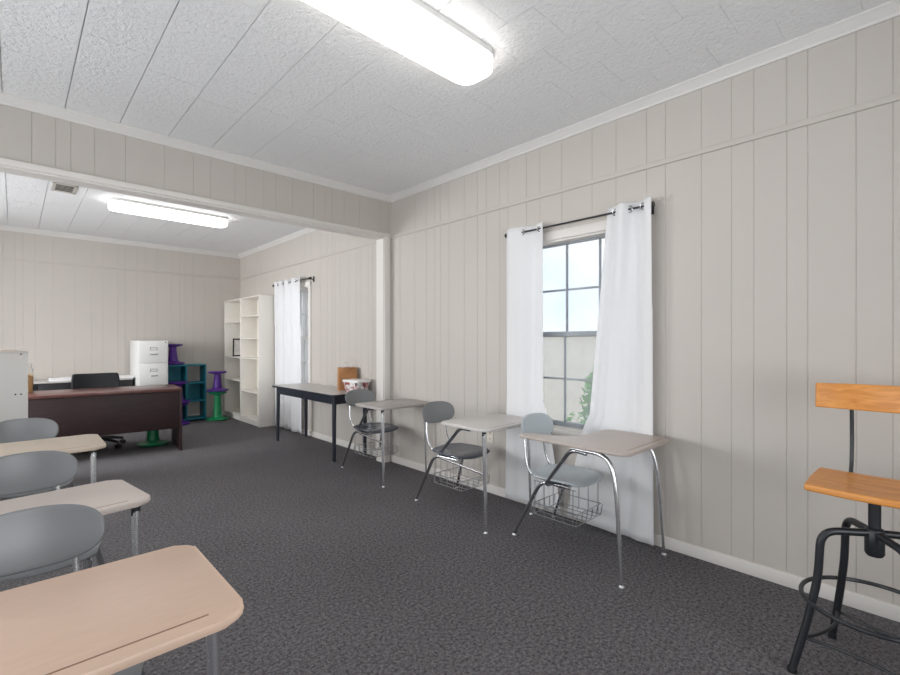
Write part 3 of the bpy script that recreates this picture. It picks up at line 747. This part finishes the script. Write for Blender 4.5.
# white cabinet in the left foreground of the desk
t = thing('white_cabinet', 'white cabinet seen from behind at the left edge, before the dark desk', 'cabinet', (-0.31, 5.62, 0))
b = MB(); b.box((-0.405, -0.18, 0.0), (0.405, 0.18, 1.205), 0.002); b.build('carcass', 'cab_white', t)
b = MB(); b.box((-0.41, -0.185, 1.205), (0.41, 0.185, 1.228), 0.002); b.build('top_board', 'white_board', t)
for px, pz in ((0.325, 0.85), (0.36, 0.85), (0.36, 1.195)):
    b = MB(); b.tube([(px, -0.1815, pz), (px, -0.179, pz)], 0.0065, 10); b.build('screw_hole', 'dark', t)
t = thing('file_folder', 'tan card folder lying on top of the white cabinet', 'folder', (-0.18, 5.56, 1.228), math.radians(4))
b = MB(); b.box((-0.20, -0.11, 0), (0.20, 0.11, 0.006), 0.001); b.build('cover', 'tan', t)
b = MB(); b.box((-0.19, -0.10, 0.006), (0.205, 0.10, 0.010)); b.build('papers', 'paper', t)
# office chair
t = thing('office_chair', 'black swivel office chair tucked behind the dark desk', 'chair', (0.765, 7.10, 0))
b = MB()
def cfn(u, v):
    a, c = u * 2 - 1, v * 2 - 1
    p = a * math.sqrt(1 - 0.12 * c ** 4); q = c * math.sqrt(max(0, 1 - 0.10 * a ** 4))
    return Vector((0.245 * p, 0.27 - 0.05 * p * p + 0.03 * q, 0.70 + 0.20 * q + 0.012 * p * p * (1 if q > 0 else 0)))
b.grid(cfn, 18, 14); solid(b.build('backrest', 'mesh_black', t), 0.03)
b = MB(); b.prism(rrect(-0.23, -0.24, 0.23, 0.22, 0.08), 0.43, 0.50, 0.02); b.build('seat', 'mesh_black', t)
b = MB(); b.tube([(0, 0.10, 0.42), (0, 0.30, 0.42), (0, 0.285, 0.62)], 0.018, 10, fil=0.08); b.build('back_arm', 'black_plastic', t)
b = MB(); b.tube([(0, 0, 0.08), (0, 0, 0.43)], 0.026, 14); b.build('gas_lift', 'black_metal', t)
b = MB()
for k in range(5):
    a = math.radians(20 + 72 * k); c, s = math.cos(a), math.sin(a)
    b.tube([(0, 0, 0.115), (0.15 * c, 0.15 * s, 0.105), (0.275 * c, 0.275 * s, 0.075)], [0.028, 0.022, 0.014], 10)
base = b.build('star_base', 'black_plastic', t)
for k in range(5):
    a = math.radians(20 + 72 * k); c, s = math.cos(a), math.sin(a); x, y = 0.275 * c, 0.275 * s
    b = MB()
    for q in (-1, 1): b.tube([(x - s * q * 0.008, y + c * q * 0.008, 0.0265), (x - s * q * 0.024, y + c * q * 0.024, 0.0265)], 0.026, 16)
    b.tube([(x, y, 0.03), (x, y, 0.08)], 0.008, 8); b.build('caster', 'black_plastic', base)
# credenza and papers along the far wall
t = thing('credenza', 'black credenza with grey top against the far wall', 'credenza', (0.50, 8.44, 0))
b = MB(); b.box((-0.80, -0.25, 0.745), (0.79, 0.25, 0.77), 0.003); b.build('top', 'table_grey', t)
b = MB(); b.box((-0.79, -0.235, 0.06), (0.78, 0.24, 0.745)); b.build('carcass', 'credenza', t)
for k in range(3):
    x0 = -0.785 + k * 0.522; b = MB(); b.box((x0 + 0.004, -0.248, 0.08), (x0 + 0.516, -0.235, 0.735), 0.002); dr = b.build('door', 'credenza', t)
    b = MB(); b.tube([(x0 + 0.46, -0.262, 0.50), (x0 + 0.46, -0.262, 0.62)], 0.005, 8); b.tube([(x0 + 0.46, -0.248, 0.51), (x0 + 0.46, -0.262, 0.51)], 0.004, 8); b.tube([(x0 + 0.46, -0.248, 0.61), (x0 + 0.46, -0.262, 0.61)], 0.004, 8); b.build('handle', 'black_metal', dr)
b = MB(); b.box((-0.79, -0.20, 0.0), (0.78, 0.22, 0.06)); b.build('plinth', 'credenza', t)
for x, y, hh, lab in ((0.50, 8.32, 0.035, 'white paper stack on the credenza left of the black chair'), (1.17, 8.32, 0.03, 'white paper stack on the credenza beside the file cabinet')):
    b = MB()
    for k in range(4): b.box((-0.14 + 0.003 * (k % 2), -0.108, hh * k / 4), (0.14 + 0.004 * (k % 3), 0.108 + 0.003 * (k % 2), hh * (k + 1) / 4 - 0.0006))
    o = tag(b.build('paper_stack', 'paper'), lab, 'papers', 'paper stacks on the credenza'); o.location = (x, y, 0.77); o.rotation_euler = (0, 0, 0.05)
# file cabinet
t = thing('file_cabinet', 'white metal file cabinet behind the right end of the dark desk', 'file cabinet', (1.515, 8.33, 0))
b = MB(); b.box((-0.19, -0.32, 0), (0.19, 0.34, 1.32), 0.004); b.build('body', 'white_metal', t)
for k in range(4):
    z0 = 0.035 + k * 0.318; b = MB(); b.box((-0.178, -0.336, z0), (0.178, -0.32, z0 + 0.306), 0.004); dr = b.build('drawer', 'white_metal', t)
    b = MB(); b.tube([(-0.05, -0.336, z0 + 0.135), (-0.05, -0.36, z0 + 0.13), (0.05, -0.36, z0 + 0.13), (0.05, -0.336, z0 + 0.135)], 0.006, 8, fil=0.012); b.build('handle', 'steel', dr)
    b = MB()
    for a, c in (((-0.045, -0.340, z0 + 0.19), (0.045, -0.336, z0 + 0.195)), ((-0.045, -0.340, z0 + 0.225), (0.045, -0.336, z0 + 0.23)), ((-0.045, -0.340, z0 + 0.19), (-0.04, -0.336, z0 + 0.23)), ((0.04, -0.340, z0 + 0.19), (0.045, -0.336, z0 + 0.23))): b.box(a, c)
    b.build('label_holder', 'steel', dr)
b = MB(); b.tube([(0.15, -0.3365, 1.295), (0.15, -0.345, 1.295)], 0.009, 12); b.build('lock', 'steel', t)
# teal cubby shelf: two columns, three rows
t = thing('cubby_shelf', 'teal cubby shelf standing against the far wall', 'shelf', (2.05, 8.55, 0))
W, D, H = 0.285, 0.15, 0.93
for nm, x in (('side_panel', -W), ('divider', 0.0), ('side_panel', W)):
    b = MB(); b.box((x - 0.012, -D, 0), (x + 0.012, D, H - 0.02), 0.002); b.build(nm, 'teal', t)
b = MB(); b.box((-W - 0.014, -D - 0.004, H - 0.02), (W + 0.014, D, H), 0.003); b.build('top', 'teal', t)
for x0, x1 in ((-W + 0.012, -0.012), (0.012, W - 0.012)):
    for z in (0.03, 0.32, 0.615):
        b = MB(); b.box((x0, -D + 0.004, z), (x1, D - 0.004, z + 0.022), 0.002); b.build('shelf', 'teal', t)
b = MB(); b.box((-W + 0.012, D - 0.006, 0.03), (-0.012, D, H - 0.02)); b.build('back_panel', 'teal', t)
b = MB(); b.box((0.012, D - 0.006, 0.32), (W - 0.012, D, 0.615)); b.build('back_panel', 'teal', t)
# wobble stools
def wobble(label, loc, h, m, group, sc=1.0):
    t = thing('wobble_stool', label, 'stool', loc, 0, group)
    b = MB(); b.lathe([(0, 0), (0.10, 0), (0.155, 0.008), (0.172, 0.020), (0.165, 0.032), (0.11, 0.046), (0.078, 0.06), (0.07, 0.075)], n=36); b.build('base', m, t)
    b = MB(); b.lathe([(0.074, 0.058), (0.066, 0.10), (0.050, h - 0.075), (0.052, h - 0.05), (0.09, h - 0.035)], n=28); b.build('stem', m, t)
    b = MB(); b.lathe([(0.05, h - 0.05), (0.10, h - 0.038), (0.135, h - 0.028), (0.14, h - 0.015), (0.13, h - 0.003), (0.06, h - 0.006), (0, h - 0.008)], n=36); b.build('seat', m, t)
    return t
PG, GG = 'purple wobble stools', 'green wobble stools'
p0 = wobble('purple wobble stool on the floor before the teal shelf, bottom of the stack', (1.884, 8.213, 0), 0.34, 'purple', PG)
copy_tree(p0, (1.887, 8.213, 0.34), 0, 'purple wobble stool stacked on another one before the teal shelf')
copy_tree(p0, (1.888, 8.545, 0.93), 0, 'purple wobble stool standing on top of the teal shelf')
g0 = wobble('green wobble stool on the floor between teal shelf and bookcase', (2.477, 8.262, 0), 0.475, 'green', GG)
copy_tree(p0, (2.477, 8.262, 0.475), 0, 'purple wobble stool stacked on a green one beside the bookcase')
copy_tree(g0, (1.285, 6.83, 0), 0, 'green wobble stool under the dark office desk')

# ------------------------------------------------------------------ outside the windows
b = MB(); b.quad((3.16, -12, -0.35), (40, -12, -0.35), (40, 30, -0.35), (3.16, 30, -0.35)); o = b.build('lawn', 'grass'); o['kind'] = 'structure'
t = thing('board_fence', 'pale board fence outside beyond the near window', 'fence', (6.4, 4.5, -0.35))
b = MB()
for k in range(110): y = -6 + k * 0.19; b.box((0, y, 0), (0.02, y + 0.18, 1.80))
b.build('boards', 'siding', t)
b = MB(); b.box((0.02, -6, 0.3), (0.06, 14.8, 0.39)); b.box((0.02, -6, 1.2), (0.06, 14.8, 1.29)); b.build('rails', 'siding', t)
def foliage(b, c, R, n, size, rnd):
    for _ in range(n):
        d = Vector((rnd.gauss(0, 1), rnd.gauss(0, 1), rnd.gauss(0, 1))).normalized() * (rnd.random() ** 0.5)
        p = Vector(c) + Vector((d.x * R[0], d.y * R[1], d.z * R[2]))
        a = Vector((rnd.gauss(0, 1), rnd.gauss(0, 1), rnd.gauss(0, 1))).normalized(); q = a.orthogonal().normalized(); s = size * rnd.uniform(0.6, 1.3)
        b.quad(p - a * s, p + q * s * 0.5, p + a * s, p - q * s * 0.5)
rnd = random.Random(3)
t = thing('shrub', 'bright green leafy shrub just outside the near window', 'shrub', (3.75, 2.08, -0.35))
b = MB(); foliage(b, (0, -0.02, 1.0), (0.16, 0.15, 0.46), 620, 0.045, rnd); foliage(b, (0.1, 0.2, 0.8), (0.16, 0.2, 0.25), 180, 0.035, rnd); b.build('leaves', 'leaf', t, sharp=180)
b = MB()
for k in range(6): b.tube([(0, 0, 0), (rnd.uniform(-.05, .05), rnd.uniform(-.08, .08), 0.5), (rnd.uniform(-.12, .12), rnd.uniform(-.15, .15), 1.15)], [0.012, 0.005], 6)
b.build('stems', 'bark', t)

# ------------------------------------------------------------------ world and light
w = bpy.data.worlds.new('overcast_sky'); bpy.context.scene.world = w; w.use_nodes = True
N, L = w.node_tree.nodes, w.node_tree.links; bg = N['Background']
tc = N.new('ShaderNodeTexCoord'); nz = N.new('ShaderNodeTexNoise'); nz.inputs['Scale'].default_value = 4.0; nz.inputs['Detail'].default_value = 5
r = N.new('ShaderNodeValToRGB'); r.color_ramp.elements[0].position = 0.40; r.color_ramp.elements[1].position = 0.60
r.color_ramp.elements[0].color = (0.70, 0.84, 1.0, 1); r.color_ramp.elements[1].color = (0.96, 0.98, 1.0, 1)
L.new(tc.outputs['Generated'], nz.inputs['Vector']); L.new(nz.outputs['Fac'], r.inputs['Fac']); L.new(r.outputs['Color'], bg.inputs['Color'])
bg.inputs['Strength'].default_value = 1.75

def fill_light(y0, y1, power, up):  # added area lamp outside each added left window, fills the room
    l = bpy.data.lights.new('fill_light', 'AREA'); l.shape = 'RECTANGLE'; l.size = y1 - y0; l.size_y = WZ1 + 0.2 - WZ0; l.energy = power; l.color = (0.97, 0.98, 1.0)
    o = bpy.data.objects.new('fill_light', l); C.objects.link(o); o.location = (XL - 0.45, (y0 + y1) / 2, 1.6 if up < 0 else 0.95)
    o.rotation_euler = (0, -PI / 2 - math.radians(up), 0)
for (y0, y1), p, a in zip(LW, (72, 112, 320), (4, 8, -24)): fill_light(y0, y1, p, a)

l = bpy.data.lights.new('fill_light', 'AREA'); l.shape = 'RECTANGLE'; l.size = BW[1] - BW[0]; l.size_y = 1.5; l.energy = 95; l.color = (0.97, 0.98, 1.0)  # added fill lamp outside the added back window
o = bpy.data.objects.new('fill_light', l); C.objects.link(o); o.location = ((BW[0] + BW[1]) / 2, YB - 0.45, 1.0); o.rotation_euler = (PI / 2 + math.radians(12), 0, 0)

# ------------------------------------------------------------------ camera and view
cam = bpy.data.cameras.new('camera'); cam.sensor_width = 36; cam.lens = 462.5 / 900 * 36; cam.shift_y = 4.5 / 900; cam.clip_start = 0.02
co = bpy.data.objects.new('camera', cam); C.objects.link(co); co.location = (0, 0, 1.30)
co.rotation_euler = (PI / 2, 0, -math.atan2(450 - 13, 462.5))
sc = bpy.context.scene; sc.camera = co
vs = sc.view_settings; vs.view_transform = 'Standard'; vs.look = 'None'; vs.exposure = -0.42; vs.gamma = 1.0; vs.use_curve_mapping = False
sc.cycles.max_bounces = 10; sc.cycles.diffuse_bounces = 6; sc.cycles.transparent_max_bounces = 12
sc.cycles.use_denoising = True; sc.cycles.sample_clamp_indirect = 6
